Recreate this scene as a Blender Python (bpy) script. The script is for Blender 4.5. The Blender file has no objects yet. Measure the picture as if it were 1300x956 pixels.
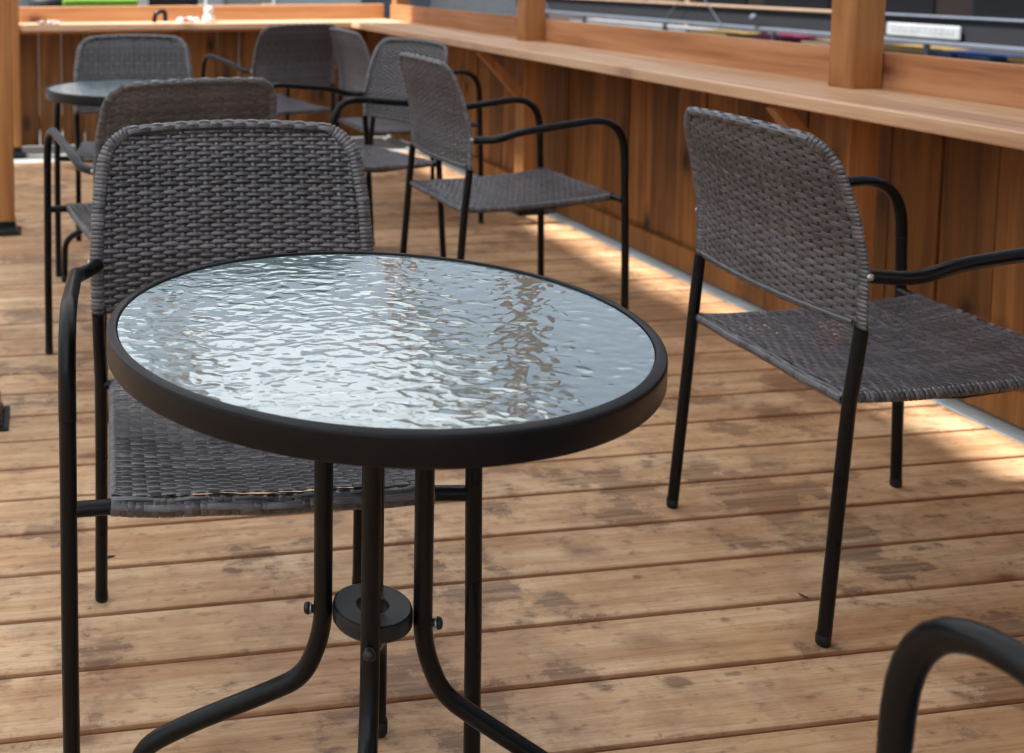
import bpy, math, random
from mathutils import Vector, Matrix
random.seed(7)
PI = math.pi
scn = bpy.context.scene
COL = scn.collection
R = math.radians

# ------------------------------------------------------------------ helpers
class MB:
    """collects vertices and faces of one mesh"""
    def __init__(s):
        s.v = []; s.f = []; s.sm = []
    def add(s, vs, fs, smooth=True):
        n = len(s.v); s.v += [tuple(p) for p in vs]
        s.f += [tuple(i + n for i in f) for f in fs]; s.sm += [smooth] * len(fs)
        return s
    def box(s, a, b, bev=0.0):
        (x0, y0, z0), (x1, y1, z1) = a, b
        e = min(bev, (x1-x0)/2.01, (y1-y0)/2.01, (z1-z0)/2.01)
        if e <= 0:
            vs = [(x, y, z) for z in (z0, z1) for y in (y0, y1) for x in (x0, x1)]
            return s.add(vs, [(0,2,3,1),(4,5,7,6),(0,1,5,4),(2,6,7,3),(0,4,6,2),(1,3,7,5)], False)
        # chamfered box: 24 vertices
        xs, ys, zs = (x0, x1), (y0, y1), (z0, z1)
        vs = []; idx = {}
        for i in (0, 1):
            for j in (0, 1):
                for k in (0, 1):
                    sx, sy, sz = (1, -1)[i]*e, (1, -1)[j]*e, (1, -1)[k]*e
                    idx[i, j, k] = len(vs)
                    vs += [(xs[i], ys[j]+sy, zs[k]+sz), (xs[i]+sx, ys[j], zs[k]+sz), (xs[i]+sx, ys[j]+sy, zs[k])]
        I = lambda i, j, k, a: idx[i, j, k] + a
        fs = []
        for i in (0, 1): fs.append([I(i,0,0,0), I(i,1,0,0), I(i,1,1,0), I(i,0,1,0)])
        for j in (0, 1): fs.append([I(0,j,0,1), I(1,j,0,1), I(1,j,1,1), I(0,j,1,1)])
        for k in (0, 1): fs.append([I(0,0,k,2), I(1,0,k,2), I(1,1,k,2), I(0,1,k,2)])
        for i in (0, 1):
            for j in (0, 1): fs.append([I(i,j,0,0), I(i,j,1,0), I(i,j,1,1), I(i,j,0,1)])
            for k in (0, 1): fs.append([I(i,0,k,0), I(i,1,k,0), I(i,1,k,2), I(i,0,k,2)])
        for j in (0, 1):
            for k in (0, 1): fs.append([I(0,j,k,1), I(1,j,k,1), I(1,j,k,2), I(0,j,k,2)])
        for i in (0, 1):
            for j in (0, 1):
                for k in (0, 1): fs.append([I(i,j,k,0), I(i,j,k,1), I(i,j,k,2)])
        c = Vector(((x0+x1)/2, (y0+y1)/2, (z0+z1)/2)); out = []
        for f in fs:
            p = [Vector(vs[q]) for q in f]
            n = (p[1]-p[0]).cross(p[2]-p[0]); m = sum(p, Vector())/len(p)
            out.append(f if n.dot(m-c) > 0 else f[::-1])
        return s.add(vs, out, False)
    def tube(s, path, r, n=12, closed=False, caps=True, rr=None):
        P = [Vector(p) for p in path]; m = len(P)
        T = []
        for i in range(m):
            a = P[(i-1) % m] if (closed or i > 0) else P[i]
            b = P[(i+1) % m] if (closed or i < m-1) else P[i]
            T.append((b-a).normalized())
        ref = Vector((0, 0, 1)) if abs(T[0].z) < .9 else Vector((1, 0, 0))
        N = [(ref - T[0]*ref.dot(T[0])).normalized()]
        for i in range(1, m):
            v = N[-1] - T[i]*N[-1].dot(T[i]); N.append(v.normalized())
        vs = []
        for i in range(m):
            B = T[i].cross(N[i]); ri = rr[i] if rr else r
            for k in range(n):
                t = 2*PI*k/n
                vs.append(P[i] + (N[i]*math.cos(t) + B*math.sin(t))*ri)
        fs = []
        for i in range(m if closed else m-1):
            a = i*n; b = ((i+1) % m)*n
            for k in range(n):
                fs.append((a+k, a+(k+1) % n, b+(k+1) % n, b+k))
        s.add(vs, fs, True)
        if caps and not closed:
            s.add(vs[:n], [tuple(range(n-1, -1, -1))], False); s.add(vs[-n:], [tuple(range(n))], False)
        return s
    def ribbon(s, path, nrm, w, t):
        """flat strip with a lens section along path; nrm = face normal per point"""
        P = [Vector(p) for p in path]; m = len(P); vs = []
        for i in range(m):
            T = (P[min(i+1, m-1)] - P[max(i-1, 0)]).normalized()
            n = Vector(nrm[i]) if not isinstance(nrm, Vector) else nrm
            n = (n - T*n.dot(T)).normalized(); B = T.cross(n)
            for a, b in ((-.5, 0), (-.41, .42), (0, .5), (.41, .42), (.5, 0), (0, -.5)):
                vs.append(P[i] + B*(a*w) + n*(b*t))
        fs = []
        for i in range(m-1):
            for k in range(6):
                fs.append((i*6+k, i*6+(k+1) % 6, (i+1)*6+(k+1) % 6, (i+1)*6+k))
        return s.add(vs, fs, True)
    def lathe(s, prof, n=64, c=(0, 0, 0), closed=False):
        vs = []; m = len(prof)
        for k in range(n):
            t = 2*PI*k/n
            for r, z in prof: vs.append((c[0]+r*math.cos(t), c[1]+r*math.sin(t), c[2]+z))
        fs = []
        for k in range(n):
            a = k*m; b = ((k+1) % n)*m
            for i in range(m if closed else m-1):
                j = (i+1) % m
                fs.append((a+i, b+i, b+j, a+j))
        return s.add(vs, fs, True)
    def build(s, name, mat, parent=None, sharp=None):
        me = bpy.data.meshes.new(name); me.from_pydata(s.v, [], s.f)
        me.polygons.foreach_set('use_smooth', s.sm); me.materials.append(mat); me.update()
        if sharp: me.set_sharp_from_angle(angle=R(sharp))
        o = bpy.data.objects.new(name, me); COL.objects.link(o)
        if parent: o.parent = parent
        return o

def tag(o, label=None, cat=None, group=None, kind=None):
    for k, v in (('label', label), ('category', cat), ('group', group), ('kind', kind)):
        if v: o[k] = v
    return o
def empty(name, loc=(0, 0, 0), rz=0, **kw):
    o = bpy.data.objects.new(name, None); COL.objects.link(o)
    o.location = loc; o.rotation_euler = (0, 0, rz); o.empty_display_size = .1
    return tag(o, **kw)
def dup(root, loc, rz, **kw):
    def cp(o, par):
        c = o.copy(); COL.objects.link(c); c.parent = par
        for ch in kids.get(o.name, []): cp(ch, c)
        return c
    kids = {}
    for o in list(bpy.data.objects):
        if o.parent: kids.setdefault(o.parent.name, []).append(o)
    r = cp(root, None); r.location = loc; r.rotation_euler = (0, 0, rz)
    return tag(r, **kw)
def rounded(pts, rad, seg=6):
    """polyline with its inner corners rounded; rad = one radius per inner corner"""
    P = [Vector(p) for p in pts]; out = [P[0]]
    for i in range(1, len(P)-1):
        a, b, c = P[i-1], P[i], P[i+1]
        d1 = (a-b); d2 = (c-b); r = rad[i-1] if isinstance(rad, (list, tuple)) else rad
        k = min(r, d1.length*(.96 if i == 1 else .49), d2.length*(.96 if i == len(P)-2 else .49))
        p0 = b + d1.normalized()*k; p1 = b + d2.normalized()*k
        for j in range(seg+1):
            t = j/seg
            out.append(p0*(1-t)**2 + b*2*t*(1-t) + p1*t*t)
    out.append(P[-1]); return out

# ------------------------------------------------------------------ materials
def newmat(name):
    m = bpy.data.materials.new(name); m.use_nodes = True
    nt = m.node_tree; nt.nodes.clear()
    out = nt.nodes.new('ShaderNodeOutputMaterial'); b = nt.nodes.new('ShaderNodeBsdfPrincipled')
    nt.links.new(b.outputs[0], out.inputs[0])
    return m, nt, b, out
class G:
    def __init__(s, nt): s.nt = nt
    def n(s, t, **kw):
        x = s.nt.nodes.new(t)
        for k, v in kw.items(): setattr(x, k, v)
        return x
    def L(s, a, b): s.nt.links.new(a, b)
    def math(s, op, a, b=None, c=None, clamp=False):
        x = s.n('ShaderNodeMath', operation=op); x.use_clamp = clamp
        for i, v in enumerate((a, b, c)):
            if v is None: continue
            if isinstance(v, (int, float)): x.inputs[i].default_value = v
            else: s.L(v, x.inputs[i])
        return x.outputs[0]
    def noise(s, vec, scale, detail=2, rough=.5, dist=0):
        x = s.n('ShaderNodeTexNoise'); x.inputs['Scale'].default_value = scale
        x.inputs['Detail'].default_value = detail; x.inputs['Roughness'].default_value = rough
        x.inputs['Distortion'].default_value = dist
        s.L(vec, x.inputs['Vector']); return x.outputs['Fac']
    def ramp(s, fac, stops):
        x = s.n('ShaderNodeValToRGB'); e = x.color_ramp.elements
        while len(e) < len(stops): e.new(.5)
        for i, (p, c) in enumerate(stops):
            e[i].position = p; e[i].color = (*c, 1) if isinstance(c, (tuple, list)) else (c, c, c, 1)
        s.L(fac, x.inputs[0]); return x.outputs[0]
    def mix(s, fac, a, b, mode='MIX'):
        x = s.n('ShaderNodeMix', data_type='RGBA', blend_type=mode)
        for i, v in ((0, fac), (6, a), (7, b)):
            if isinstance(v, (int, float)): x.inputs[i].default_value = v
            elif isinstance(v, (tuple, list)): x.inputs[i].default_value = (*v, 1)
            else: s.L(v, x.inputs[i])
        return x.outputs[2]
    def stretch(s, vec, sc):
        x = s.n('ShaderNodeMapping'); x.inputs['Scale'].default_value = sc
        s.L(vec, x.inputs['Vector']); return x.outputs[0]
    def bump(s, h, strength, dist, bsdf, normal=None):
        x = s.n('ShaderNodeBump'); x.inputs['Strength'].default_value = strength
        x.inputs['Distance'].default_value = dist; s.L(h, x.inputs['Height'])
        if normal: s.L(normal, x.inputs['Normal'])
        if bsdf: s.L(x.outputs[0], bsdf.inputs['Normal'])
        return x.outputs[0]

def wood(name, axis, c_dark, c_mid, c_light, knots=.5, stains=0.0, rough=.6, hue=.25):
    m, nt, b, out = newmat(name); g = G(nt)
    tc = g.n('ShaderNodeTexCoord'); geo = g.n('ShaderNodeNewGeometry')
    rnd = geo.outputs['Random Per Island']
    off = g.n('ShaderNodeVectorMath', operation='MULTIPLY_ADD')
    cmb = g.n('ShaderNodeCombineXYZ')
    for i in range(3): g.L(rnd, cmb.inputs[i])
    g.L(cmb.outputs[0], off.inputs[0]); off.inputs[1].default_value = (17.3, 23.1, 31.7)
    g.L(tc.outputs['Object'], off.inputs[2]); vec = off.outputs[0]
    a = [1.0, 1.0, 1.0]; a['xyz'.index(axis)] = .09
    sv = g.stretch(vec, a)
    n1 = g.noise(sv, 9, 5, .55, 1.2)
    a2 = [1.0, 1.0, 1.0]; a2['xyz'.index(axis)] = .03
    n2 = g.noise(g.stretch(vec, a2), 130, 3, .6, .4)
    # growth-ring figure
    w = g.n('ShaderNodeTexWave', wave_type='RINGS', rings_direction=axis.upper())
    w.inputs['Scale'].default_value = 9; w.inputs['Distortion'].default_value = 5
    w.inputs['Detail'].default_value = 3; w.inputs['Detail Scale'].default_value = 1.3
    g.L(g.stretch(vec, [q if q < 1 else 1 for q in a]), w.inputs['Vector'])
    f = g.math('ADD', g.math('MULTIPLY', n1, .80), g.math('MULTIPLY', w.outputs['Fac'], .07))
    f = g.math('ADD', f, g.math('MULTIPLY', n2, .24))
    col = g.ramp(f, [(.32, c_dark), (.52, c_mid), (.74, c_light)])
    # per board tone
    tone = g.ramp(rnd, [(0, (1-hue, 1-hue*1.05, 1-hue*1.15)), (.5, (1, 1, 1)), (1, (1+hue*.5, 1+hue*.4, 1+hue*.3))])
    col = g.mix(1, col, tone, 'MULTIPLY')
    h = n2
    if knots > 0:
        a3 = [1.0, 1.0, 1.0]; a3['xyz'.index(axis)] = .5
        vo = g.n('ShaderNodeTexVoronoi'); vo.inputs['Scale'].default_value = 5.5
        g.L(g.stretch(vec, a3), vo.inputs['Vector'])
        d = g.math('ADD', vo.outputs['Distance'], g.math('MULTIPLY', g.noise(vec, 40, 2), .06))
        kk = 1.0 if stains else 1.45
        k = g.ramp(d, [(.06*kk, 1.0), (.12*kk, 0.4), (.20*kk, 0.0)])
        col = g.mix(g.math('MULTIPLY', k, knots), col, (c_dark[0]*.35, c_dark[1]*.28, c_dark[2]*.25))
    if stains > 0:
        big = g.noise(tc.outputs['Object'], 2.3, 3, .55)
        a4 = [1.0, 1.0, 1.0]; a4['xyz'.index(axis)] = .42
        blot = g.noise(g.stretch(tc.outputs['Object'], (.75, 1, 1)), 8.5, 8, .68, .1)
        s1 = g.ramp(g.math('ADD', blot, g.math('MULTIPLY', big, .8)), [(.93, 0.0), (1.10, .45), (1.30, .85)])
        spk = g.noise(g.stretch(tc.outputs['Object'], a4), 58, 4, .6, .15)
        s2 = g.ramp(g.math('ADD', spk, g.math('MULTIPLY', big, .12)), [(.62, 0.0), (.80, .8)])
        fine = g.ramp(g.noise(g.stretch(tc.outputs['Object'], a2), 60, 4, .7, .3), [(.36, .35), (.60, 1.0)])
        col = g.mix(g.math('MULTIPLY', g.math('MULTIPLY', s1, fine), stains), col, (.085, .052, .042))
        col = g.mix(g.math('MULTIPLY', s2, stains), col, (.10, .066, .045))
        med = g.ramp(g.noise(tc.outputs['Object'], 5.0, 7, .66, .15), [(.40, 0.0), (.75, .62)])
        col = g.mix(med, col, (.30, .135, .062))
        cool = g.ramp(g.noise(g.stretch(tc.outputs['Object'], (.8, 1, 1)), 9.0, 7, .68, .1), [(.52, 0.0), (.78, .45)])
        col = g.mix(cool, col, (.17, .125, .105))
    if stains > 0:
        wob = g.n('ShaderNodeVectorMath', operation='MULTIPLY_ADD'); wn = g.n('ShaderNodeTexNoise'); wn.inputs['Scale'].default_value = 35
        g.L(tc.outputs['Object'], wn.inputs['Vector']); g.L(wn.outputs['Color'], wob.inputs[0]); wob.inputs[1].default_value = (.022, .022, .022)
        g.L(g.stretch(tc.outputs['Object'], (.55, 1, 1)), wob.inputs[2])
        for vs_, lim, op, cc in ((15, .26, .75, (.12, .066, .050)), (34, .27, .75, (.12, .065, .045)), (70, .24, .60, (.16, .085, .05))):
            vo = g.n('ShaderNodeTexVoronoi'); vo.inputs['Scale'].default_value = vs_; g.L(wob.outputs[0], vo.inputs['Vector'])
            sp = g.n('ShaderNodeSeparateColor'); g.L(vo.outputs['Color'], sp.inputs[0])
            rad = g.math('MULTIPLY', g.math('POWER', sp.outputs[0], 3.0), lim)
            m_ = g.ramp(g.math('SUBTRACT', rad, vo.outputs['Distance']), [(0.0, 0.0), (.11, 1.0)])
            col = g.mix(g.math('MULTIPLY', m_, g.math('MULTIPLY', sp.outputs[1], op)), col, cc)
        gr = g.noise(g.stretch(vec, (.035, 1, 1)), 210, 4, .75, .2)
        col = g.mix(1, col, g.ramp(gr, [(.30, (.76, .70, .64)), (.52, (1, 1, 1)), (.72, (1.06, 1.06, 1.06))]), 'MULTIPLY')
        # weathered board edges
        sy = g.n('ShaderNodeSeparateXYZ'); g.L(tc.outputs['Object'], sy.inputs[0])
        fr_ = g.math('FRACT', g.math('ADD', g.math('DIVIDE', g.math('SUBTRACT', sy.outputs[1], 1.616), .1417), 100.0))
        ed = g.math('ABSOLUTE', g.math('SUBTRACT', fr_, .5))
        ed = g.math('ADD', ed, g.math('MULTIPLY', g.math('SUBTRACT', g.noise(tc.outputs['Object'], 28, 3), .5), .03))
        col = g.mix(g.ramp(ed, [(.446, 0.0), (.472, .70)]), col, (.30, .120, .052))
    g.L(col, b.inputs['Base Color'])
    b.inputs['Roughness'].default_value = rough
    b.inputs['Specular IOR Level'].default_value = .35
    g.bump(h, .35, .0012, b)
    return m

M = {}
M['deck'] = wood('deck_wood', 'x', (.40, .195, .095), (.62, .385, .215), (.77, .54, .345), .85, .9, .5, .16)
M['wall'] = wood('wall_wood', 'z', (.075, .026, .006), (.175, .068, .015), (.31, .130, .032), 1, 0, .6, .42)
M['rail'] = wood('rail_wood', 'y', (.24, .088, .034), (.40, .175, .075), (.53, .27, .135), .9, 0, .6, .15)
M['railx'] = wood('back_rail_wood', 'x', (.30, .135, .050), (.47, .24, .105), (.60, .34, .17), .9, 0, .6, .15)
M['counter'] = wood('counter_wood', 'y', (.40, .19, .095), (.58, .34, .20), (.71, .48, .32), .4, 0, .5, .10)
M['counterx'] = wood('back_counter_wood', 'x', (.40, .22, .13), (.58, .36, .23), (.70, .48, .33), .4, 0, .5, .10)
M['added_roofwood'] = wood('added_roof_wood', 'y', (.50, .38, .26), (.66, .54, .40), (.78, .66, .52), .6, 0, .6, .2)  # wood of the added unseen roof, pale for its reflection in the glass
M['post'] = wood('post_wood', 'z', (.22, .082, .024), (.35, .145, .044), (.45, .205, .072), .6, 0, .6, .16)

def plain(name, col, rough=.5, spec=.5, metal=0, var=.15, vs=30, bump=0, bs=200, coat=0):
    m, nt, b, out = newmat(name); g = G(nt)
    tc = g.n('ShaderNodeTexCoord')
    f = g.noise(tc.outputs['Object'], vs, 4, .6)
    c = g.ramp(f, [(.3, tuple(x*(1-var) for x in col)), (.7, tuple(min(1, x*(1+var)) for x in col))])
    g.L(c, b.inputs['Base Color'])
    b.inputs['Roughness'].default_value = rough; b.inputs['Specular IOR Level'].default_value = spec
    b.inputs['Metallic'].default_value = metal; b.inputs['Coat Weight'].default_value = coat
    r = g.ramp(f, [(.3, rough*.85), (.7, min(1, rough*1.15))]); g.L(r, b.inputs['Roughness'])
    if bump: g.bump(g.noise(tc.outputs['Object'], bs, 2), bump, .0005, b)
    return m
M['black'] = plain('black_powder_coat', (.0022, .0025, .0034), .30, .24, 0, .1, 6)
M['rim'] = plain('rim_powder_coat', (.0035, .0035, .0050), .36, .24, 0, .1, 6)
M['rubber'] = plain('black_rubber', (.012, .012, .012), .6, .3)
M['hub'] = plain('hub_plastic', (.009, .010, .013), .33, .40, 0, .2, 14)
M['steel'] = plain('galvanised_steel', (.21, .245, .27), .5, .5, .3, .2, 18)
M['bolt'] = plain('zinc_bolt', (.42, .42, .42), .35, .5, .9)

def wicker():
    m, nt, b, out = newmat('woven_resin_wicker'); g = G(nt)
    geo = g.n('ShaderNodeNewGeometry'); tc = g.n('ShaderNodeTexCoord')
    rnd = geo.outputs['Random Per Island']
    f = g.math('ADD', g.math('MULTIPLY', rnd, .6), g.math('MULTIPLY', g.noise(tc.outputs['Object'], 22, 3), .4))
    oi = g.n('ShaderNodeObjectInfo')
    c = g.ramp(f, [(.15, (.028, .026, .030)), (.5, (.059, .055, .062)), (.85, (.116, .109, .122))])
    c = g.mix(1, c, g.ramp(oi.outputs['Random'], [(0, (.84, .80, .78)), (.5, (1.0, 1.0, 1.0)), (1, (1.12, 1.14, 1.18))]), 'MULTIPLY')
    g.L(c, b.inputs['Base Color']); b.inputs['Roughness'].default_value = .30
    b.inputs['Specular IOR Level'].default_value = .9
    return m
M['wicker'] = wicker()

def glassmat():
    m, nt, b, out = newmat('rain_textured_glass'); g = G(nt)
    tc = g.n('ShaderNodeTexCoord')
    v = g.stretch(tc.outputs['Object'], (1.0, 1.2, 1))
    n1 = g.noise(v, 38, .6, .4, 1.0)
    vo = g.n('ShaderNodeTexVoronoi', feature='SMOOTH_F1'); vo.inputs['Scale'].default_value = 44
    vo.inputs['Smoothness'].default_value = .6
    wv = g.n('ShaderNodeVectorMath', operation='ADD'); nz = g.n('ShaderNodeTexNoise'); nz.inputs['Scale'].default_value = 30
    g.L(v, nz.inputs['Vector']); sc = g.n('ShaderNodeVectorMath', operation='SCALE'); sc.inputs['Scale'].default_value = .03
    g.L(nz.outputs['Color'], sc.inputs[0]); g.L(v, wv.inputs[0]); g.L(sc.outputs[0], wv.inputs[1]); g.L(wv.outputs[0], vo.inputs['Vector'])
    h = g.math('ADD', g.math('MULTIPLY', n1, .75), g.math('MULTIPLY', vo.outputs['Distance'], .7))
    bn = g.bump(h, 1.0, .0011, None)
    b.inputs['Base Color'].default_value = (.80, .90, .92, 1)
    b.inputs['Transmission Weight'].default_value = 1
    b.inputs['Roughness'].default_value = .06; b.inputs['IOR'].default_value = 1.75
    g.L(bn, b.inputs['Normal'])
    d = g.n('ShaderNodeBsdfDiffuse'); d.inputs['Color'].default_value = (.34, .52, .55, 1); g.L(bn, d.inputs['Normal'])
    gl = g.n('ShaderNodeBsdfGlossy'); gl.inputs['Roughness'].default_value = .07; gl.inputs['Color'].default_value = (.96, .98, 1, 1)
    g.L(bn, gl.inputs['Normal'])
    m1 = g.n('ShaderNodeMixShader'); m1.inputs[0].default_value = .28; g.L(b.outputs[0], m1.inputs[1]); g.L(d.outputs[0], m1.inputs[2])
    fr = g.n('ShaderNodeFresnel'); fr.inputs['IOR'].default_value = 3.0; g.L(bn, fr.inputs['Normal'])
    m2 = g.n('ShaderNodeMixShader'); g.L(fr.outputs[0], m2.inputs[0]); g.L(m1.outputs[0], m2.inputs[1]); g.L(gl.outputs[0], m2.inputs[2])
    g.L(m2.outputs[0], out.inputs[0])
    return m
M['glass'] = glassmat()

def added_canopymat():
    m, nt, b, out = newmat('added_canopy_fabric'); g = G(nt)  # for the added unseen sheets; spreads the sunlight below
    d = g.n('ShaderNodeBsdfDiffuse'); d.inputs['Color'].default_value = (.85, .87, .88, 1)
    t = g.n('ShaderNodeBsdfTranslucent'); t.inputs['Color'].default_value = (.87, .92, .96, 1)
    x = g.n('ShaderNodeMixShader'); x.inputs[0].default_value = .72
    g.L(d.outputs[0], x.inputs[1]); g.L(t.outputs[0], x.inputs[2]); g.L(x.outputs[0], out.inputs[0])
    return m
M['added_canopy'] = added_canopymat()
for n, c, r in (('palepath', (.30, .30, .30), .7), ('white', (.33, .35, .37), .6), ('offwhite', (.70, .68, .64), .6), ('lime', (.14, .30, .02), .5),
                ('navy', (.02, .045, .13), .5), ('blue', (.015, .035, .10), .6), ('ink', (.012, .014, .02), .55), ('banner', (.010, .012, .017), .8),
                ('yellow', (.24, .165, .06), .6), ('magenta', (.15, .02, .06), .6), ('red', (.55, .06, .04), .5),
                ('brownwall', (.075, .055, .052), .8), ('tan', (.28, .19, .13), .6), ('greyrail', (.10, .12, .155), .6),
                ('asphalt', (.13, .125, .12), .9), ('paper', (.82, .76, .74), .8), ('letter', (.28, .31, .34), .6),
                ('paleboard', (.45, .50, .55), .6)):
    M[n] = plain(n + '_finish', c, r, .4, 0, .12, 6)

# ------------------------------------------------------------------ ground, deck
g_ = MB(); g_.add([(-60, -60, -.16), (60, -60, -.16), (60, 60, -.16), (-60, 60, -.16)], [(0, 1, 2, 3)], False)
tag(g_.build('ground', M['asphalt']), kind='structure')
bw = .1417; y0 = 1.616 - 40*bw
dk = MB(); k = 0
while y0 + bw*(k+1) < 6.24:
    a, b = y0 + bw*k, y0 + bw*(k+1)
    # one deck board: rounded top edges, section extruded along x
    e = .0034; r = .0065
    sec = [(a+e, -.036), (a+e, -r), (a+e+r*.3, -r*.3), (a+e+r, 0), (b-e-r, 0), (b-e-r*.3, -r*.3), (b-e, -r), (b-e, -.036)]
    dz = random.uniform(-.0008, .0008)
    vs = [(x, yy, zz+dz) for x in (-2.2, 2.212) for yy, zz in sec]; n = len(sec)
    dk.add(vs, [(i, (i+1) % n, n+(i+1) % n, n+i) for i in range(n)] + [tuple(range(n-1, -1, -1)), tuple(range(n, 2*n))], False)
    k += 1
ydk = y0 + bw*k
deck = tag(dk.build('deck', M['deck']), kind='structure')
jo = MB(); jo.box((-2.2, y0, -.15), (2.2, ydk, -.037)); tag(jo.build('deck_base', M['wall']), kind='structure')
fl = MB(); fl.box((2.216, -4, -.15), (2.2775, 6.68, .001), .002); tag(fl.build('deck_edge_strip', M['steel']), kind='structure')
wt = MB(); wt.box((-2.2, ydk+.004, -.155), (2.21, 7.4, -.012)); tag(wt.build('path', M['palepath']), kind='structure')

# ------------------------------------------------------------------ right wall
wall = empty('wooden_wall', (2.3, 3, 0), label='dark cedar board wall under the long right hand bar counter', cat='wall')
def local(mb, root):
    o = root.location; mb.v = [(p[0]-o.x, p[1]-o.y, p[2]-o.z) for p in mb.v]; return mb
wb = MB(); y = 2.454 - .166*18; i = 0
while y < 6.66:
    w = .166; gap = random.choice((.004, .006, .0075))
    wb.box((2.300 + (i % 3)*.003, y+gap/2, .02), (2.3205, min(y+w-gap/2, 6.67), .735), .002); y += w; i += 1
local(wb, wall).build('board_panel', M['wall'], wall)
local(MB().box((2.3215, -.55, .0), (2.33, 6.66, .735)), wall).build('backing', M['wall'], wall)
local(MB().box((2.279, -.6, .002), (2.2985, 6.66, .088), .003), wall).build('bottom_rail', M['wall'], wall)
bb = MB()
for a, b in ((-.6, .615), (.617, 2.59), (2.592, 4.515), (4.517, 6.588)):
    bb.box((2.2015, a, .700), (2.2395, b, .865), .003)
local(bb, wall).build('upper_rail', M['rail'], wall)
# right counter
ctr = empty('bar_counter', (1.88, 3, .73), label='long pale wooden bar counter running along the right wall', cat='counter')
c_ = MB()
c_.box((1.88, -.6, .734), (2.038, 6.355, .770), .004); c_.box((2.0405, -.6, .734), (2.1995, 6.69, .7695), .004)
local(c_, ctr).build('counter_top', M['counter'], ctr)
def brace(yc, root):
    a, b = Vector((1.925, yc-.018, .731)), Vector((2.107, yc-.018, .535))
    t = (b-a).normalized(); nrm = Vector((t.z, 0, -t.x))*.022; vs = []
    for yy in (0, .036):
        for p in (a+nrm, b+nrm, b-nrm, a-nrm): vs.append((p.x, p.y+yy, min(p.z, .733)))
    m = MB().add(vs, [(0,1,2,3),(7,6,5,4),(0,4,5,1),(1,5,6,2),(2,6,7,3),(3,7,4,0)], False)
    return local(m, root).build('brace', M['post'], root)
POSTS = [.62, 2.545, 4.47]
for yc in POSTS: brace(yc+.045, ctr)
# posts
def post(x0, yy, label, base=True, zb=.022, lean=0, lo=None):
    root = empty('timber_post', (x0+.045, yy+.045, 0), label=label, cat='post', group='timber posts around the deck')
    MB().box((-.045, -.045, zb), (.045, .045, 2.38), .004).build('post', M['post'], root)
    if base:
        pl = MB(); pl.box((-.07, -.07, .001), (.07, .07, .007), .001)
        # flared skirt up the post
        vs = []
        for h, s in ((.0075, .058), (.028, .050), (.055, .0475)):
            vs += [(-s, -s, h), (s, -s, h), (s, s, h), (-s, s, h)]
        fs = [(j*4+q, j*4+(q+1) % 4, (j+1)*4+(q+1) % 4, (j+1)*4+q) for j in (0, 1) for q in range(4)]
        pl.add(vs, fs, False)
        pl.build('base_plate', M['black'], root)
    return root
names = ['timber post at the near end of the right hand bar counter, mostly out of view',
         'thick timber post standing on the right hand bar counter behind the right chair',
         'slimmer looking timber post rising from the counter above the middle of the deck']
for yc, nm in zip(POSTS, names): post(2.11, yc, nm)
post(2.245, 6.60, 'timber corner post where the back counter meets the right counter', base=False, zb=.0)
post(-.2, 2.545, 'timber post cut by the left edge of the photo, its black foot on the deck')
post(-.2, 4.47, 'tall timber post at the upper left with a flared black base plate')
post(-.2, 6.37, 'farthest left timber post, at the left end of the back counter')
# ------------------------------------------------------------------ back wall
bwall = empty('wooden_wall', (1, 6.7, 0), label='back board wall with thin light gaps between its boards', cat='wall')
m = MB(); x = -.560; i = 0
while x < 2.23:
    gap = (.002, .002, .002, .002, .005, .004, .002, .002, .002, .002, .002, .002, .0055, .003, .002, .002, .002, .002, .002, .002, .002)[i]
    m.box((x+gap/2, 6.74, .0), (min(x+.14-gap/2, 2.239), 6.76, .735), .002); x += .14; i += 1
local(m, bwall).build('board_panel', M['wall'], bwall)
local(MB().box((-.6, 6.7, .700), (2.198, 6.738, .865), .003), bwall).build('upper_rail', M['railx'], bwall)
local(MB().box((-.6, 6.762, .10), (2.239, 6.80, .19), .003), bwall).build('bottom_rail', M['wall'], bwall)
bc = empty('bar_counter', (1, 6.5, .73), label='pale wooden counter shelf along the far back wall', cat='counter')
m = MB(); m.box((-.09, 6.36, .734), (2.036, 6.525, .769), .004); m.box((-.6, 6.5275, .734), (2.0385, 6.698, .7695), .004)
local(m, bc).build('counter_top', M['counterx'], bc)

# ------------------------------------------------------------------ unseen roof added to soften light and shape the sun band
cp = empty('added_canopy', (0, 3, 2.5), label='unseen fabric and board roof added above the deck to shape the light', cat='added_canopy')
def sheet(x0, x1, wavy=None, ya=-4.5, yb=6.3):
    m = MB(); N = 150; vs = []
    for j in range(N+1):
        yy = ya + (yb-ya)*j/N
        dx = 0 if wavy is None else .018*(abs(math.sin(yy*7.3))-.5) + .007*math.sin(yy*23)  # wavy edge shaped to scallop the sunlit band
        for zz in (2.5, 2.503):
            vs += [(x0, yy, zz), (x1+dx, yy, zz)]
    fs = []
    for j in range(N):
        a = j*4; b = a+4
        fs += [(a, a+1, b+1, b), (a+2, b+2, b+3, a+3), (a, b, b+2, a+2), (a+1, a+3, b+3, b+1)]
    m.add(vs, fs, False)
    return local(m, cp).build('added_fabric_panel', M['added_canopy'], cp)
SLOT = (.500, .668)  # gap left between the added sheets to lay a sun strip by the wall
sheet(-3.4, SLOT[0], True); sheet(.80, 2.05, None, 1.5, 6.3)
m = MB()
for a_, b_, ya_, yb_ in ((SLOT[1], .798, -4.5, 6.3), (.80, 2.05, -4.5, 1.497), (2.052, 2.36, -4.5, 6.3)):
    x_ = a_
    while x_ < b_-.01:
        x2 = min(x_+.135, b_); m.box((x_, ya_, 2.49), (x2-.003, yb_, 2.512), .002); x_ = x2
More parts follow.
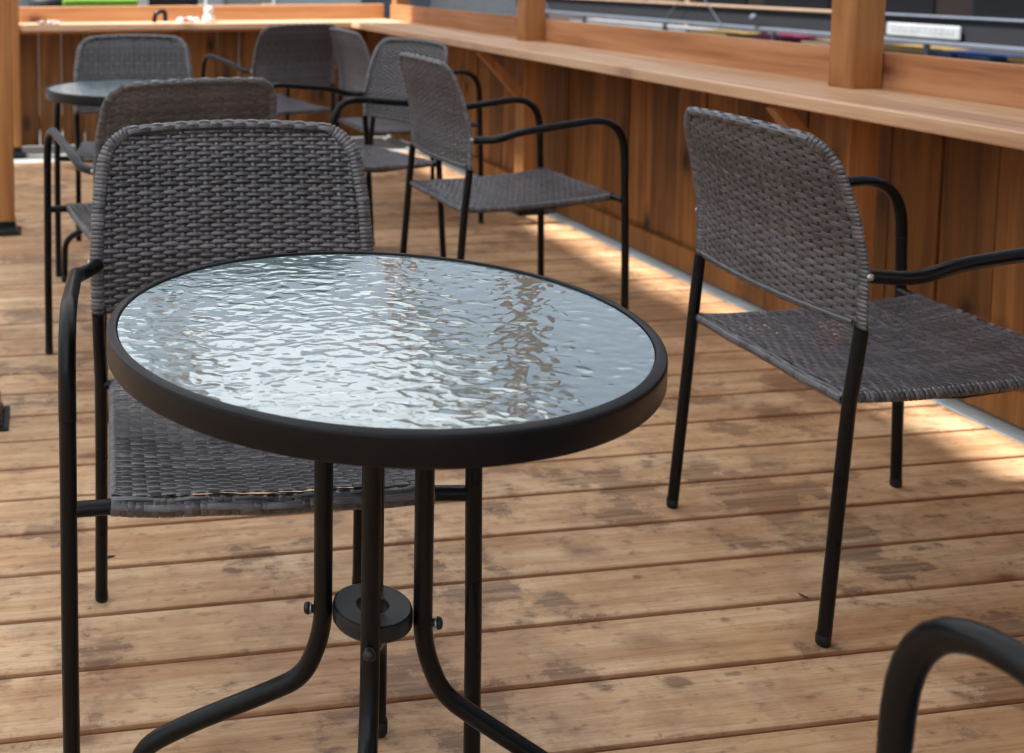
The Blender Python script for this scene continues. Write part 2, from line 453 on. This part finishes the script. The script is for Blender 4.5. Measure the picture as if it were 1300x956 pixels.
local(m, cp).build('added_roof_boards', M['added_roofwood'], cp)  # opaque boards added out of view to darken the near right side
m = MB()
for yy in (.66, 2.59, 4.51, 6.2): m.box((-1.6, yy-.02, 2.385), (2.4, yy+.02, 2.48), .003)
local(m, cp).build('added_rafters', M['added_roofwood'], cp)  # added out-of-view beams, reflected as streaks in the glass

# ------------------------------------------------------------------ chair
WX = 0.222
def vprof(z):     # v (forward) of the back surface against height
    pts = [(.0, 0), (.40, .028), (.524, .040), (.62, .038), (.70, .022), (.77, .002), (.83, -.018)]
    for (a, va), (b, vb) in zip(pts, pts[1:]):
        if z <= b:
            t = (z-a)/(b-a); return va + (vb-va)*t
    return pts[-1][1]
def hoop():
    """right half path from the foot to the top middle, in (u, z)"""
    L = [(.226, 0), (.2235, .2), (.222, .40), (.2255, .524), (.2265, .62), (.2230, .70), (.2160, .752)]
    for j in range(1, 9):
        t = j/8*PI/2; L.append((.216 - .066*(1-math.cos(t)) , .752 + .066*math.sin(t)))
    for j in range(1, 7):
        u = .150*(1 - j/6); L.append((u, .818 + .005*(1-(u/.150)**2)))
    return L
def bulge(u): return -.024*max(0, 1-(u/.226)**2)
def S(u, z):
    f = min(1, max(0, (z-.40)/.12)); return Vector((u, vprof(z) + f*bulge(u), z))
def hw(z):
    if z <= .524: return .2235
    if z <= .62: return .2255 + .001*(z-.524)/.096
    if z <= .70: return .2265 - .0035*(z-.62)/.08
    if z <= .752: return .2230 - .0070*(z-.70)/.052
    s = min(1, (z-.752)/.066); return .150 + .066*math.sqrt(max(0, 1-s*s))
def nS(u, z):
    a = S(u+.003, z)-S(u-.003, z); b = S(u, z+.003)-S(u, z-.003)
    return b.cross(a).normalized() * -1      # +v side (front)
def make_chair(loc, rz, **kw):
    # chair local: x = sitter's right, y = forward
    t = empty('wicker_armchair', loc, rz, **kw)
    TR = .0108
    H = hoop()
    # --- backrest wicker
    rnd = random.Random(3)
    w = MB(); WP = .0205; z = .533; i = 0
    while z < .8185:
        h = max(.12, hw(min(z, .8175)) - .001); ns = int(2*h/(WP/4))+1
        path = []; nr = []
        ph = rnd.uniform(-.12, .12); jz = rnd.uniform(-.0008, .0008)
        for j in range(ns+1):
            u = -h + 2*h*j/ns
            s = math.cos(PI*u/WP + PI*i + ph)
            s = math.copysign(abs(s)**.8, s)
            n = nS(u, z); fade = min(1, (h-abs(u))/.012)
            path.append(S(u, z+jz + .0007*math.sin(u*31+i)) + n*(.0019*s*fade)); nr.append(n)
        w.ribbon(path, nr, .0094, .0009)
        z += .0070; i += 1
    nrow = i
    for kx in range(-10, 11):
        u = kx*WP; path = []; nr = []
        zt = .821 if abs(u) < .150 else .752 + .066*math.sqrt(max(0, 1-((abs(u)-.150)/.066)**2))
        if abs(u) > .2155: continue
        nz = int((zt-.522)/.0035)
        for j in range(nz+1):
            zz = .522 + (zt-.522)*j/nz
            s = -math.cos(PI*kx + PI*(zz-.533)/.0070); n = nS(u, zz)
            path.append(S(u, zz) + n*(.0011*s)); nr.append(n)
        w.ribbon(path, nr, .0098, .0014)
    # wraps round the side tubes of the hoop
    def along(sgn):
        P = [S(sgn*u, z) if z > .40 else Vector((sgn*u, vprof(z), z)) for u, z in H]; return P
    full = along(1) + along(-1)[::-1][1:]
    def walk(P, step, d0, d1):
        acc = 0; out = []; nxt = d0
        for a, b in zip(P, P[1:]):
            L_ = (b-a).length
            while nxt <= acc+L_ and nxt <= d1:
                q = (nxt-acc)/L_; out.append((a+(b-a)*q, (b-a).normalized())); nxt += step
            acc += L_
        return out
    tot = sum((b-a).length for a, b in zip(full, full[1:]))
    low = sum((b-a).length for a, b in zip(full, full[1:]) if max(a.z, b.z) <= .53 and a.x > 0)
    def ring(mb, c, T, r, wd, wob=0, flat=1.0, bul=.0012):
        ref = Vector((0, 1, 0)); n0 = (ref - T*ref.dot(T)).normalized(); B = T.cross(n0); prof = ((-.5, 0), (-.25, 1), (.25, 1), (.5, 0)); vs = []; N = 12
        for q in range(N):
            a = 2*PI*q/N; dd = n0*(math.cos(a)*flat)+B*math.sin(a)
            for x_, y_ in prof: vs.append(c + T*(x_*wd + wob*math.cos(a)) + dd*(r + y_*bul))
        fs = []
        for q in range(N):
            for p_ in range(3):
                a = q*4+p_; b = ((q+1) % N)*4+p_; fs.append((a, a+1, b+1, b))
        mb.add(vs, fs, True)
    for c, T in walk(full, .0070, low, tot-low):
        if abs(c.x) > .165:
            ring(w, c, T, .0096, .0074, rnd.uniform(-.0010, .0010), .50, .0020)
    # core tube under the wicker and woven cover over the top tube
    w.tube([p for p in full if p.z > .515], .0046, 10)
    for ia, ang in enumerate((-60, -25, 10, 45, 80, 115, 150, 185)):
        path = []; nr = []
        for j in range(81):
            u = -.172 + .344*j/80
            zc = .818 + .005*(1-min(1, abs(u)/.150)**2) if abs(u) < .150 else .752 + .066*math.sqrt(1-((abs(u)-.150)/.066)**2)
            c = S(u, zc); a = R(ang); n = Vector((0, math.cos(a), math.sin(a)))
            if abs(u) > .150: n = (n + Vector((math.copysign(.5, u)*math.sin(a)*((abs(u)-.150)/.03), 0, 0))).normalized()
            s = math.cos(PI*u/WP + PI*ia); s = math.copysign(abs(s)**.7, s)
            path.append(c + n*(.0068 + .0020*s)); nr.append(n)
        w.ribbon(path, nr, .0092, .0014)
    for kx in range(-7, 8):
        u = kx*WP; zc = .818 + .005*(1-(u/.150)**2) if abs(u) < .150 else .815; path = []; nr = []
        for j in range(17):
            a = R(-90 + 300*j/16); s = -math.cos(PI*kx + PI*(math.degrees(a)-10)/35)
            n = Vector((0, math.cos(a), math.sin(a))); path.append(S(u, zc) + n*(.0066+.0012*s)); nr.append(n)
        w.ribbon(path, nr, .0098, .0014)
    # bottom roll of the back
    for ia, ang in enumerate((0, 72, 144, 216, 288)):
        path = []; nr = []
        for j in range(90):
            u = -.212 + .424*j/89; c = S(u, .527); a = R(ang); n = Vector((0, math.cos(a), math.sin(a)))
            s = math.cos(PI*u/WP + PI*ia); path.append(c + n*(.0052+.0012*s)); nr.append(n)
        w.ribbon(path, nr, .0072, .0015)
    w.build('backrest', M['wicker'], t)
    # --- seat wicker
    st = MB(); SW = .198; V0, V1 = .034, .492
    def zs(u, v):
        q = (v-V0)/(V1-V0)
        return .408 + .024*q - .013*(1-(u/SW)**2)*math.sin(PI*min(1, max(0, q)))**.7 - .008*math.sin(PI*q) + .001*math.sin(u*40+v*23)
    v = V0 + .010; i = 0; WS = .0185
    while v < V1-.008:
        path = []; nr = []; ns = int(2*SW/(WS/4)); jv = rnd.uniform(-.0006, .0006); wd = rnd.uniform(.0090, .0097)
        for j in range(ns+1):
            u = -SW + 2*SW*j/ns; s = math.cos(PI*u/WS + PI*i); s = math.copysign(abs(s)**.7, s); fade = min(1, (SW-abs(u))/.012)
            path.append((u, v+jv+.0008*math.sin(u*17+i*1.7), zs(u, v) + .0010*s*fade)); nr.append(Vector((0, 0, 1)))
        st.ribbon(path, nr, wd, .0014)
        v += .0093; i += 1
    for kx in range(-10, 11):
        u = kx*WS
        for off in (0,):
            path = []; nr = []
            for j in range(111):
                vv = V0 + (V1-V0)*j/110; s = -math.cos(PI*kx + PI*(vv-V0-.010)/.0093)
                path.append((u+off, vv, zs(u, vv) + .0006*s)); nr.append(Vector((0, 0, 1)))
            st.ribbon(path, nr, .0140, .0012)
    for sg in (-1, 1):       # wrapped side rails
        P = [Vector((sg*(SW+.001), V0+(V1-V0)*j/24, zs(SW, V0+(V1-V0)*j/24) - .009)) for j in range(25)]
        st.tube(P, .0080, 10)
        for c, T in walk(P, .0086, .004, 1): ring(st, c, T, .0086, .0078, rnd.uniform(-.001, .001))
    for vv, rr_, zz in ((V1, .0108, None), (V0, .009, None)):
        P = [Vector((-SW-.006+(2*SW+.012)*j/30, vv, zs(min(SW, abs(-SW-.006+(2*SW+.012)*j/30)), vv) - .011 - (.006*(1-((j-15)/15)**2) if vv == V1 else 0))) for j in range(31)]
        st.tube(P, rr_, 12)
        uu = 0
        for c, T in walk(P, .0100, .003, 1):
            ring(st, c, T, rr_+.0012+rnd.uniform(0, .0005), rnd.uniform(.0085, .0125), rnd.uniform(-.002, .002), 1.0, .0004)
        for ia, ang in enumerate((20, 75, 125)):
            path = []; nr = []
            for j in range(85):
                q = j/84; c = P[0].lerp(P[-1], q); jj = q*30; k0 = min(29, int(jj)); c = P[k0].lerp(P[k0+1], jj-k0)
                a = R(ang) if vv == V1 else R(180-ang); n = Vector((0, math.cos(a), math.sin(a))); s = math.cos(PI*c.x/WS*.5 + PI*ia + 1)
                path.append(c + n*(rr_+.0014+.0012*s)); nr.append(n)
            st.ribbon(path, nr, .0085, .0010)
    st.build('seat', M['wicker'], t)
    # --- metal: rear legs, front legs, arms, rails
    for sg in (-1, 1):
        P = [Vector((sg*u, vprof(z), z)) for u, z in [(.226, .008), (.225, .1), (.2235, .2), (.2225, .3), (.222, .40), (.2238, .46), (.2252, .521)]]
        lg = MB().tube(P, TR, 14).build('leg', M['black'], t)
        MB().lathe([(.0, 0), (.009, .0), (.0112, .003), (.0114, .018), (.0108, .019)], 14, (sg*.226, 0, 0)).build('foot_cap', M['rubber'], lg)
        # front leg and arm, one bent tube split where the bend starts
        lg = MB().tube([(sg*.257, .513, .008), (sg*.2575, .507, .25), (sg*.257, .499, .46), (sg*.257, .496, .535)], TR, 14).build('leg', M['black'], t)
        MB().lathe([(.0, 0), (.009, .0), (.0112, .003), (.0114, .018), (.0108, .019)], 14, (sg*.257, .513, 0)).build('foot_cap', M['rubber'], lg)
        arm = rounded([(sg*.257, .496, .5355), (sg*.257, .488, .665), (sg*.257, .17, .628), (sg*.252, .105, .606), (sg*.226, .048, .606)], [.105, .07, .05], 9)
        am = MB().tube(arm, TR*1.04, 14).build('armrest', M['black'], t)
        MB().lathe([(0, 0), (.0055, 0), (.006, .002), (.004, .0045), (0, .005)], 12, (0, 0, 0)).build('bolt', M['bolt'], am)
        bo = [o for o in COL.objects if o.name.startswith('bolt')][-1]
        bo.location = (sg*.2375, .040, .608); bo.rotation_euler = (0, sg*PI/2, 0)
    zf = zs(SW, V1) - .0115
    MB().tube([(-.255, .497, zf), (-.2, .492, zf-.0005), (-.1, .492, zf-.004), (0, .492, zf-.005), (.1, .492, zf-.004), (.2, .492, zf-.0005), (.255, .497, zf)], .0098, 12).build('front_rail', M['black'], t)
    zr_ = zs(SW, V0) - .011
    MB().tube([(-.220, .030, zr_), (-.19, V0, zr_), (.19, V0, zr_), (.220, .030, zr_)], .0078, 10).build('rear_rail', M['black'], t)
    for sg in (-1, 1):
        MB().tube([(sg*.190, .04, .396), (sg*.190, .25, .390), (sg*.190, .488, .412)], .006, 8).build('side_rail', M['black'], t)
    return t

# ------------------------------------------------------------------ table
def make_table(loc, rz, **kw):
    t = empty('bistro_table', loc, rz, **kw)
    Z = .70
    prof = [(.2885, Z-.006), (.2888, Z-.0014), (.2900, Z-.0002), (.2965, Z-.0010), (.2988, Z-.0022), (.29985, Z-.0042), (.3, Z-.0065), (.3, Z-.029), (.2990, Z-.0315), (.2965, Z-.0325), (.284, Z-.0325), (.283, Z-.0315), (.283, Z-.028), (.2880, Z-.0135)]
    MB().lathe(prof, 160, closed=True).build('rim', M['rim'], t, 28)
    gl = MB(); n = 128
    vs = [(0, 0, Z-.0028)] + [(.2876*math.cos(2*PI*k/n), .2876*math.sin(2*PI*k/n), Z-.0028) for k in range(n)]
    vs += [(0, 0, Z-.0080)] + [(.2876*math.cos(2*PI*k/n), .2876*math.sin(2*PI*k/n), Z-.0080) for k in range(n)]
    fs = []
    for k in range(n):
        a, b = 1+k, 1+(k+1) % n
        fs += [(0, a, b), (n+1, n+1+b, n+1+a), (a, n+1+a, n+1+b, b)]
    gl.add(vs, fs, False).build('glass_top', M['glass'], t)
    ring_ = MB().lathe([(.0185, .346), (.0180, .348), (.0180, .3645), (.0190, .3658), (.0425, .3658), (.0448, .3645), (.0455, .3620), (.0455, .349), (.0440, .3465), (.041, .346)], 48, closed=True).build('hub_ring', M['hub'], t, 28)
    for k in range(4):
        a = R(70 + 90*k); c, s_ = math.cos(a), math.sin(a)
        pts = [(.20, .661), (.12, .6605), (.0565, .650), (.0565, .325), (.0785, .268), (.120, .243), (.222, .186), (.282, .145), (.285, .012)]
        path = rounded([(r*c, r*s_, z) for r, z in pts], [.02, .035, .045, .03, .03, .05, .06], 6)
        lg = MB().tube(path, .0108, 14).build('leg', M['black'], t)
        MB().lathe([(.0, 0), (.010, .0), (.0125, .004), (.0127, .022), (.0110, .023)], 14, (.285*c, .285*s_, 0)).build('foot_cap', M['rubber'], lg)
        bo = MB().lathe([(.0045, -.003), (.0045, .0045), (.0068, .0045), (.0072, .007), (.0055, .0105), (0, .0115)], 14).build('bolt', M['hub'], lg)
        bo.location = (.0675*c, .0675*s_, .352); bo.rotation_euler = (0, PI/2, a)
        wa = MB().lathe([(.0, -.001), (.0062, -.001), (.0062, .0010), (0, .0010)], 14).build('washer', M['bolt'], lg)
        wa.location = (.0705*c, .0705*s_, .352); wa.rotation_euler = (0, PI/2, a)
    return t

T1 = make_table((.3676, 1.139, 0), 0, label='large foreground round table with rippled glass top and thick black rim', cat='table', group='round glass bistro tables')
dup(T1, (.32, 3.60, 0), R(-12), label='smaller looking round glass table far behind at the left, between two chairs', cat='table', group='round glass bistro tables')

GRP = 'woven wicker armchairs on the deck'
def rz(th): return th - PI/2
chairs = [
 (.318, 1.781, -1.639, 'wicker armchair tucked in right behind the foreground glass table, seen from the front'),
 (1.246, 1.721, -.042, 'wicker armchair at the right, its back to us, facing the long bar counter'),
 (1.161, 3.113, .017, 'wicker armchair in the middle of the deck, side on, facing the right wall'),
 (.365, 2.579, 1.76, 'dark backed wicker armchair directly behind the nearest one, turned away to the small table'),
 (.373, 4.298, -1.687, 'wicker armchair on the far side of the small left table, facing us'),
 (1.233, 5.049, 1.902, 'wicker armchair at the back turned toward the far counter, with its left arm sticking out'),
 (1.34, 4.572, .043, 'lighter brown wicker armchair back, narrow in view, between the two grey chairs at the back'),
 (1.355, 3.835, 3.436, 'wicker armchair behind the middle one, turned left toward us, partly hidden by it'),
 (.8806, .169, 1.618, 'armchair cut off at the lower right corner, only its curved black armrest in view'),
]
C0 = None
for (x, y, th, lab) in chairs:
    if C0 is None:
        C0 = make_chair((x, y, 0), rz(th), label=lab, cat='armchair', group=GRP)
    else:
        dup(C0, (x, y, 0), rz(th), label=lab, cat='armchair', group=GRP)

# ------------------------------------------------------------------ small things on the counters
def solo(name, mb, mat, loc, label, cat, group=None, rz_=0):
    o = mb.build(name, mat); o.location = loc; o.rotation_euler = (0, 0, rz_); return tag(o, label, cat, group)
CZ = .7705
solo('glass_jar', MB().lathe([(0, 0), (.036, 0), (.040, .006), (.038, .03), (.026, .05), (.024, .06), (.030, .072), (.027, .088), (.014, .096), (0, .098)], 24), M['paper'],
     (1.02, 6.45, CZ), 'small pale jar with a round lid on the back counter', 'jar')
def crumple(sz, seed):
    r = random.Random(seed); m = MB(); n = 9; vs = []
    for i in range(n):
        for j in range(n):
            vs.append(((i/(n-1)-.5)*sz[0] + r.uniform(-.004, .004), (j/(n-1)-.5)*sz[1] + r.uniform(-.004, .004), .002 + r.random()*sz[2]))
    vs += [(a, b, c-.0015) for a, b, c in vs]; q = n*n; fs = []
    for i in range(n-1):
        for j in range(n-1):
            a = i*n+j; fs += [(a, a+n, a+n+1, a+1), (q+a, q+a+1, q+a+n+1, q+a+n)]
    return m.add(vs, fs, False)
solo('napkin', crumple((.12, .07, .035), 2), M['paper'], (.89, 6.44, CZ), 'crumpled pale napkin beside the jar on the back counter', 'napkin')
solo('napkin', crumple((.13, .09, .022), 5), M['paper'], (.06, 6.45, CZ), 'crumpled white napkin at the left end of the back counter', 'napkin')
solo('bent_handle', MB().tube(rounded([(-.035, .0, .006), (-.03, 0, .062), (.03, 0, .078), (.032, .0, .012)], .04, 6), .014, 12), M['hub'],
     (.72, 6.41, CZ), 'short dark bent tube handle standing on the back counter', 'handle')
# fallen leaves on the deck
for x, y, a, lab in ((.115, 1.93, .3, 'thin dry dark leaf lying on the deck boards at the lower left'),
                     (1.30, 1.62, 1.9, 'dark dead leaf on the stained boards between the right chair legs')):
    vs = [(-.012, 0, .001), (-.004, .003, .003), (.006, .0028, .002), (.013, 0, .0012), (.006, -.0025, .001), (-.004, -.003, .001),
          (-.012, 0, .0006), (-.004, .003, .0022), (.006, .0028, .0014), (.013, 0, .0008), (.006, -.0025, .0005), (-.004, -.003, .0005)]
    solo('dry_leaf', MB().add(vs, [(0, 1, 2, 3, 4, 5), (11, 10, 9, 8, 7, 6)] + [(i, (i+1) % 6, 6+(i+1) % 6, 6+i) for i in range(6)], False), M['ink'], (x, y, .0005), lab, 'leaf', None, a)

# ------------------------------------------------------------------ beyond the right wall: neighbouring barrier and shop front
def rootbox(name, loc, label, cat, group=None): return empty(name, loc, label=label, cat=cat, group=group)
XB = 8.0
nb = rootbox('street_barrier', (XB, 14, -.16), 'long black banner barrier with grey lower rail and tan top rail beyond the right wall', 'barrier')
def part(root, name, mat, a, b, bev=.004): return local(MB().box(a, b, bev), root).build(name, M[mat], root)
part(nb, 'banner', 'banner', (XB, 4.5, .42), (XB+.03, 32, .625))
part(nb, 'lower_rail', 'greyrail', (XB-.06, 4.5, .385), (XB-.005, 32, .425), .01)
part(nb, 'top_rail', 'tan', (XB-.05, 9.5, .618), (XB+.05, 32, .650), .01)
part(nb, 'top_rail', 'greyrail', (XB-.04, 4.5, .625), (XB+.04, 9.49, .650), .01)
for yy in [4.6 + 2.1*i for i in range(13)]: part(nb, 'upright', 'greyrail', (XB+.035, yy, -.16), (XB+.075, yy+.04, .61), .003)
# wires crossing in front of the banner
for i, yy in enumerate((12.2, 16.5)):
    m = MB(); m.tube([(XB-.09, yy-.55, .43), (XB-.09, yy, .90)], .005, 6); m.tube([(XB-.09, yy+.6, .43), (XB-.09, yy, .90)], .005, 6)
    local(m, nb).build('wire', M['greyrail'], nb)
sg_ = rootbox('name_board', (XB-.03, 8.78, .5), 'white rounded name board with a faint row of grey lettering on the black banner', 'sign')
part(sg_, 'board', 'white', (XB-.055, 8.36, .442), (XB-.031, 9.19, .566), .02)
m = MB(); r = random.Random(4); yy = 8.42
while yy < 9.10:
    w_ = r.uniform(.035, .06)
    m.box((XB-.059, yy, .488), (XB-.0555, yy+w_, .488+r.uniform(.045, .062)))
    yy += w_ + r.uniform(.012, .022)
local(m, sg_).build('lettering', M['letter'], sg_)
solo('sign_plate', MB().box((-.012, -.19, 0), (.012, .19, .12), .01), M['paleboard'], (XB-.045, 17.9, .47), 'pale square plate on the black banner left of centre', 'sign')
solo('sign_plate', MB().box((-.012, -.55, 0), (.012, .55, .10), .01), M['paleboard'], (XB-.045, 24.0, .47), 'long pale plate on the far end of the black banner', 'sign')
solo('globe_lamp', MB().lathe([(0, -.04)]+[(.04*math.cos(R(a)), .04*math.sin(R(a))) for a in range(-75, 90, 15)]+[(0, .04)], 20), M['greyrail'], (XB-.10, 11.05, .53), 'small pale globe hanging in front of the black banner', 'globe')
stuffs = [(12.6, 15.6, 'white', .27), (11.8, 12.5, 'yellow', .27), (10.85, 11.3, 'magenta', .29), (10.1, 10.5, 'tan', .27), (9.15, 9.45, 'yellow', .29), (8.85, 9.12, 'yellow', .29),
          (8.6, 8.82, 'navy', .28), (8.2, 8.5, 'blue', .28), (6.3, 8.0, 'yellow', .29), (18.5, 21, 'yellow', .25), (22.5, 25, 'white', .22)]
adj = ['wide white', 'long yellow', 'magenta', 'tan', 'small yellow left hand', 'small yellow right hand', 'navy', 'bright blue', 'yellow rightmost', 'yellow far', 'white far']
for (a, b, c, h), nm in zip(stuffs, adj):
    o = MB(); o.box((-.2, -(b-a)/2, 0), (.2, (b-a)/2, h+.16), .02); o.box((-.22, -(b-a)/2-.02, h+.16), (.22, (b-a)/2+.02, h+.20), .012)
    solo('storage_crate', o, M[c], (XB+.30, (a+b)/2, -.16), nm + ' crate below the grey rail of the barrier', 'crate', 'crates along the street barrier')
# shop front behind
sf = rootbox('shop_front', (11, 15, -.16), 'dim brown shop front with pale posts behind the barrier', 'building')
part(sf, 'wall', 'brownwall', (11.6, 3, -.16), (12, 48, 3.4))
part(sf, 'awning', 'ink', (10.2, 3, 2.6), (12.1, 48, 2.7))
for i, yy in enumerate((6.8, 9.0, 12.2, 16.0, 21, 27, 34)): part(sf, 'post', 'tan', (10.3, yy, -.16), (10.42, yy+.12, 2.6))
r = random.Random(9)
for i in range(16):
    yy = 5 + i*1.9; c = r.choice(('navy', 'ink', 'tan', 'brownwall', 'greyrail', 'ink'))
    part(sf, 'window', c, (11.57, yy, .2+r.random()*.3), (11.605, yy+r.uniform(.8, 1.5), r.uniform(.9, 2.1)))
# ------------------------------------------------------------------ beyond the back wall
def stall(name, x0, x1, y, z0, z1, mat, label, cat, d=.5):
    root = rootbox(name, ((x0+x1)/2, y, -.16), label, cat)
    part(root, 'panel', mat, (x0, y, z0), (x1, y+d, z1), .02)
    for xx in (x0+.03, x1-.09): part(root, 'leg', 'greyrail', (xx, y+.1, -.16), (xx+.06, y+.16, z0))
    return root
stall('display_board', -.4, .04, 9.2, .35, 1.6, 'white', 'white board beyond the back wall at the far left', 'board', .05)
solo('litter_bin', MB().lathe([(0, 0), (.14, 0), (.17, .95), (.18, 1.0), (.16, 1.02), (0, 1.03)], 24), M['ink'], (.10, 9.0, -.16), 'dark tapered bin beyond the back wall near the left', 'bin')
stall('display_board', .22, .95, 9.3, .45, 1.5, 'offwhite', 'pale board above the lime green tray behind the back wall', 'board', .05)
lt = rootbox('tray', (.55, 8.8, .8), 'lime green tray table just beyond the back wall', 'tray')
part(lt, 'tray_top', 'lime', (.2, 8.7, .80), (.80, 8.95, .852), .01)
for xx in (.24, .72): part(lt, 'leg', 'greyrail', (xx, 8.8, -.16), (xx+.03, 8.83, .80))
sp = rootbox('parked_van', (1.15, 10, -.16), 'black van side seen over the back rail', 'van')
part(sp, 'body', 'ink', (.86, 9.5, .1), (1.42, 12.5, 1.7), .08)
for yy in (10.2, 11.9):
    w_ = MB().lathe([(0, -.09), (.22, -.09), (.28, -.06), (.28, .06), (.22, .09), (0, .09)], 24).build('wheel', M['rubber'], sp)
    w_.location = (.86-1.15-.0, yy-10, .28); w_.rotation_euler = (0, PI/2, 0)
stall('display_board', 1.45, 1.62, 9.4, .4, 1.5, 'paleboard', 'narrow pale board with a blue poster behind the back wall', 'board', .05)
stall('display_board', 1.66, 2.0, 9.6, .4, 1.5, 'white', 'white striped screen behind the back wall', 'board', .05)
stall('display_board', 2.15, 3.0, 9.8, .3, 1.4, 'paleboard', 'wide pale grey board behind the middle of the back wall', 'board', .05)
stall('display_board', 3.05, 3.9, 10.4, .3, 1.4, 'greyrail', 'blue grey board behind the back wall left of the corner post', 'board', .05)
stall('display_board', 3.6, 4.9, 10.6, .3, 1.8, 'white', 'large bright white board right of the corner post', 'board', .05)
stall('display_board', .2, .34, 7.3, .1, .72, 'lime', 'lime green panel seen through a gap in the back wall', 'panel', .03)
stall('display_board', .8, 1.3, 7.35, .05, .55, 'red', 'red panel seen through a gap in the back wall', 'panel', .03)
stall('display_board', -.5, .18, 7.4, .0, .70, 'white', 'white panel behind the left gaps of the back wall', 'panel', .03)
bld = rootbox('building', (2, 40, -.16), 'pale far building beyond the street', 'building')
part(bld, 'wall', 'offwhite', (-30, 40, -.16), (30, 44, 6), .05)
for i in range(14): part(bld, 'window', 'navy', (-28+i*4, 39.95, 1), (-26.4+i*4, 39.99, 3))

# ------------------------------------------------------------------ light
SUN_EL, SUN_AZ = 67.0, 0.0
w = bpy.data.worlds.new('World'); scn.world = w; w.use_nodes = True
nt = w.node_tree; bg = nt.nodes['Background']; sky = nt.nodes.new('ShaderNodeTexSky')
sky.sky_type = 'NISHITA'; sky.sun_disc = False; sky.sun_elevation = R(58); sky.sun_rotation = R(-80)
sky.air_density = 1.0; sky.dust_density = 2.5; sky.ozone_density = 1.0
hs = nt.nodes.new('ShaderNodeHueSaturation'); hs.inputs['Saturation'].default_value = .42
nt.links.new(sky.outputs[0], hs.inputs['Color']); nt.links.new(hs.outputs[0], bg.inputs[0]); bg.inputs[1].default_value = .085
ld = bpy.data.lights.new('sun', 'SUN'); ld.energy = 4.8; ld.angle = R(2.6); ld.color = (1, .95, .88)
lo = bpy.data.objects.new('sun', ld); COL.objects.link(lo)
# direction to the sun: from the left, slightly ahead
d = Vector((-math.cos(R(58)), .05, math.sin(R(58)))).normalized()
lo.rotation_euler = d.to_track_quat('Z', 'Y').to_euler()

# ------------------------------------------------------------------ camera (shift lens, as in the straightened photograph)
W_, H_ = 1300., 956.; F, PX, PY = 1374.177, 249.19, 81.01; HC = 1.09
cam = bpy.data.cameras.new('camera'); co = bpy.data.objects.new('camera', cam); COL.objects.link(co)
r0 = Vector((.989431, -.144943, -.004158)); r1 = Vector((-.016692, -.085369, -.99621)); r2 = Vector((.144039, .98575, -.086886))
mat = Matrix(((r0.x, -r1.x, -r2.x, 0), (r0.y, -r1.y, -r2.y, 0), (r0.z, -r1.z, -r2.z, HC), (0, 0, 0, 1)))
co.matrix_world = mat
cam.sensor_width = 36; cam.sensor_fit = 'HORIZONTAL'; cam.lens = F/W_*36
cam.shift_x = (W_/2-PX)/W_; cam.shift_y = -(H_/2-PY)/W_
cam.clip_start = .02; cam.clip_end = 300
cam.dof.use_dof = True; cam.dof.focus_distance = 1.32; cam.dof.aperture_fstop = 6.3
scn.camera = co

scn.view_settings.view_transform = 'Standard'; scn.view_settings.look = 'None'; scn.view_settings.gamma = 1
scn.view_settings.exposure = 1.13
scn.render.engine = 'CYCLES'
scn.cycles.use_denoising = True
scn.cycles.filter_width = 1.15
try: scn.cycles.denoiser = 'OPENIMAGEDENOISE'
except Exception: pass
scn.cycles.max_bounces = 10; scn.cycles.transmission_bounces = 6; scn.cycles.diffuse_bounces = 5
scn.cycles.caustics_reflective = False; scn.cycles.caustics_refractive = False
scn.cycles.sample_clamp_indirect = 8
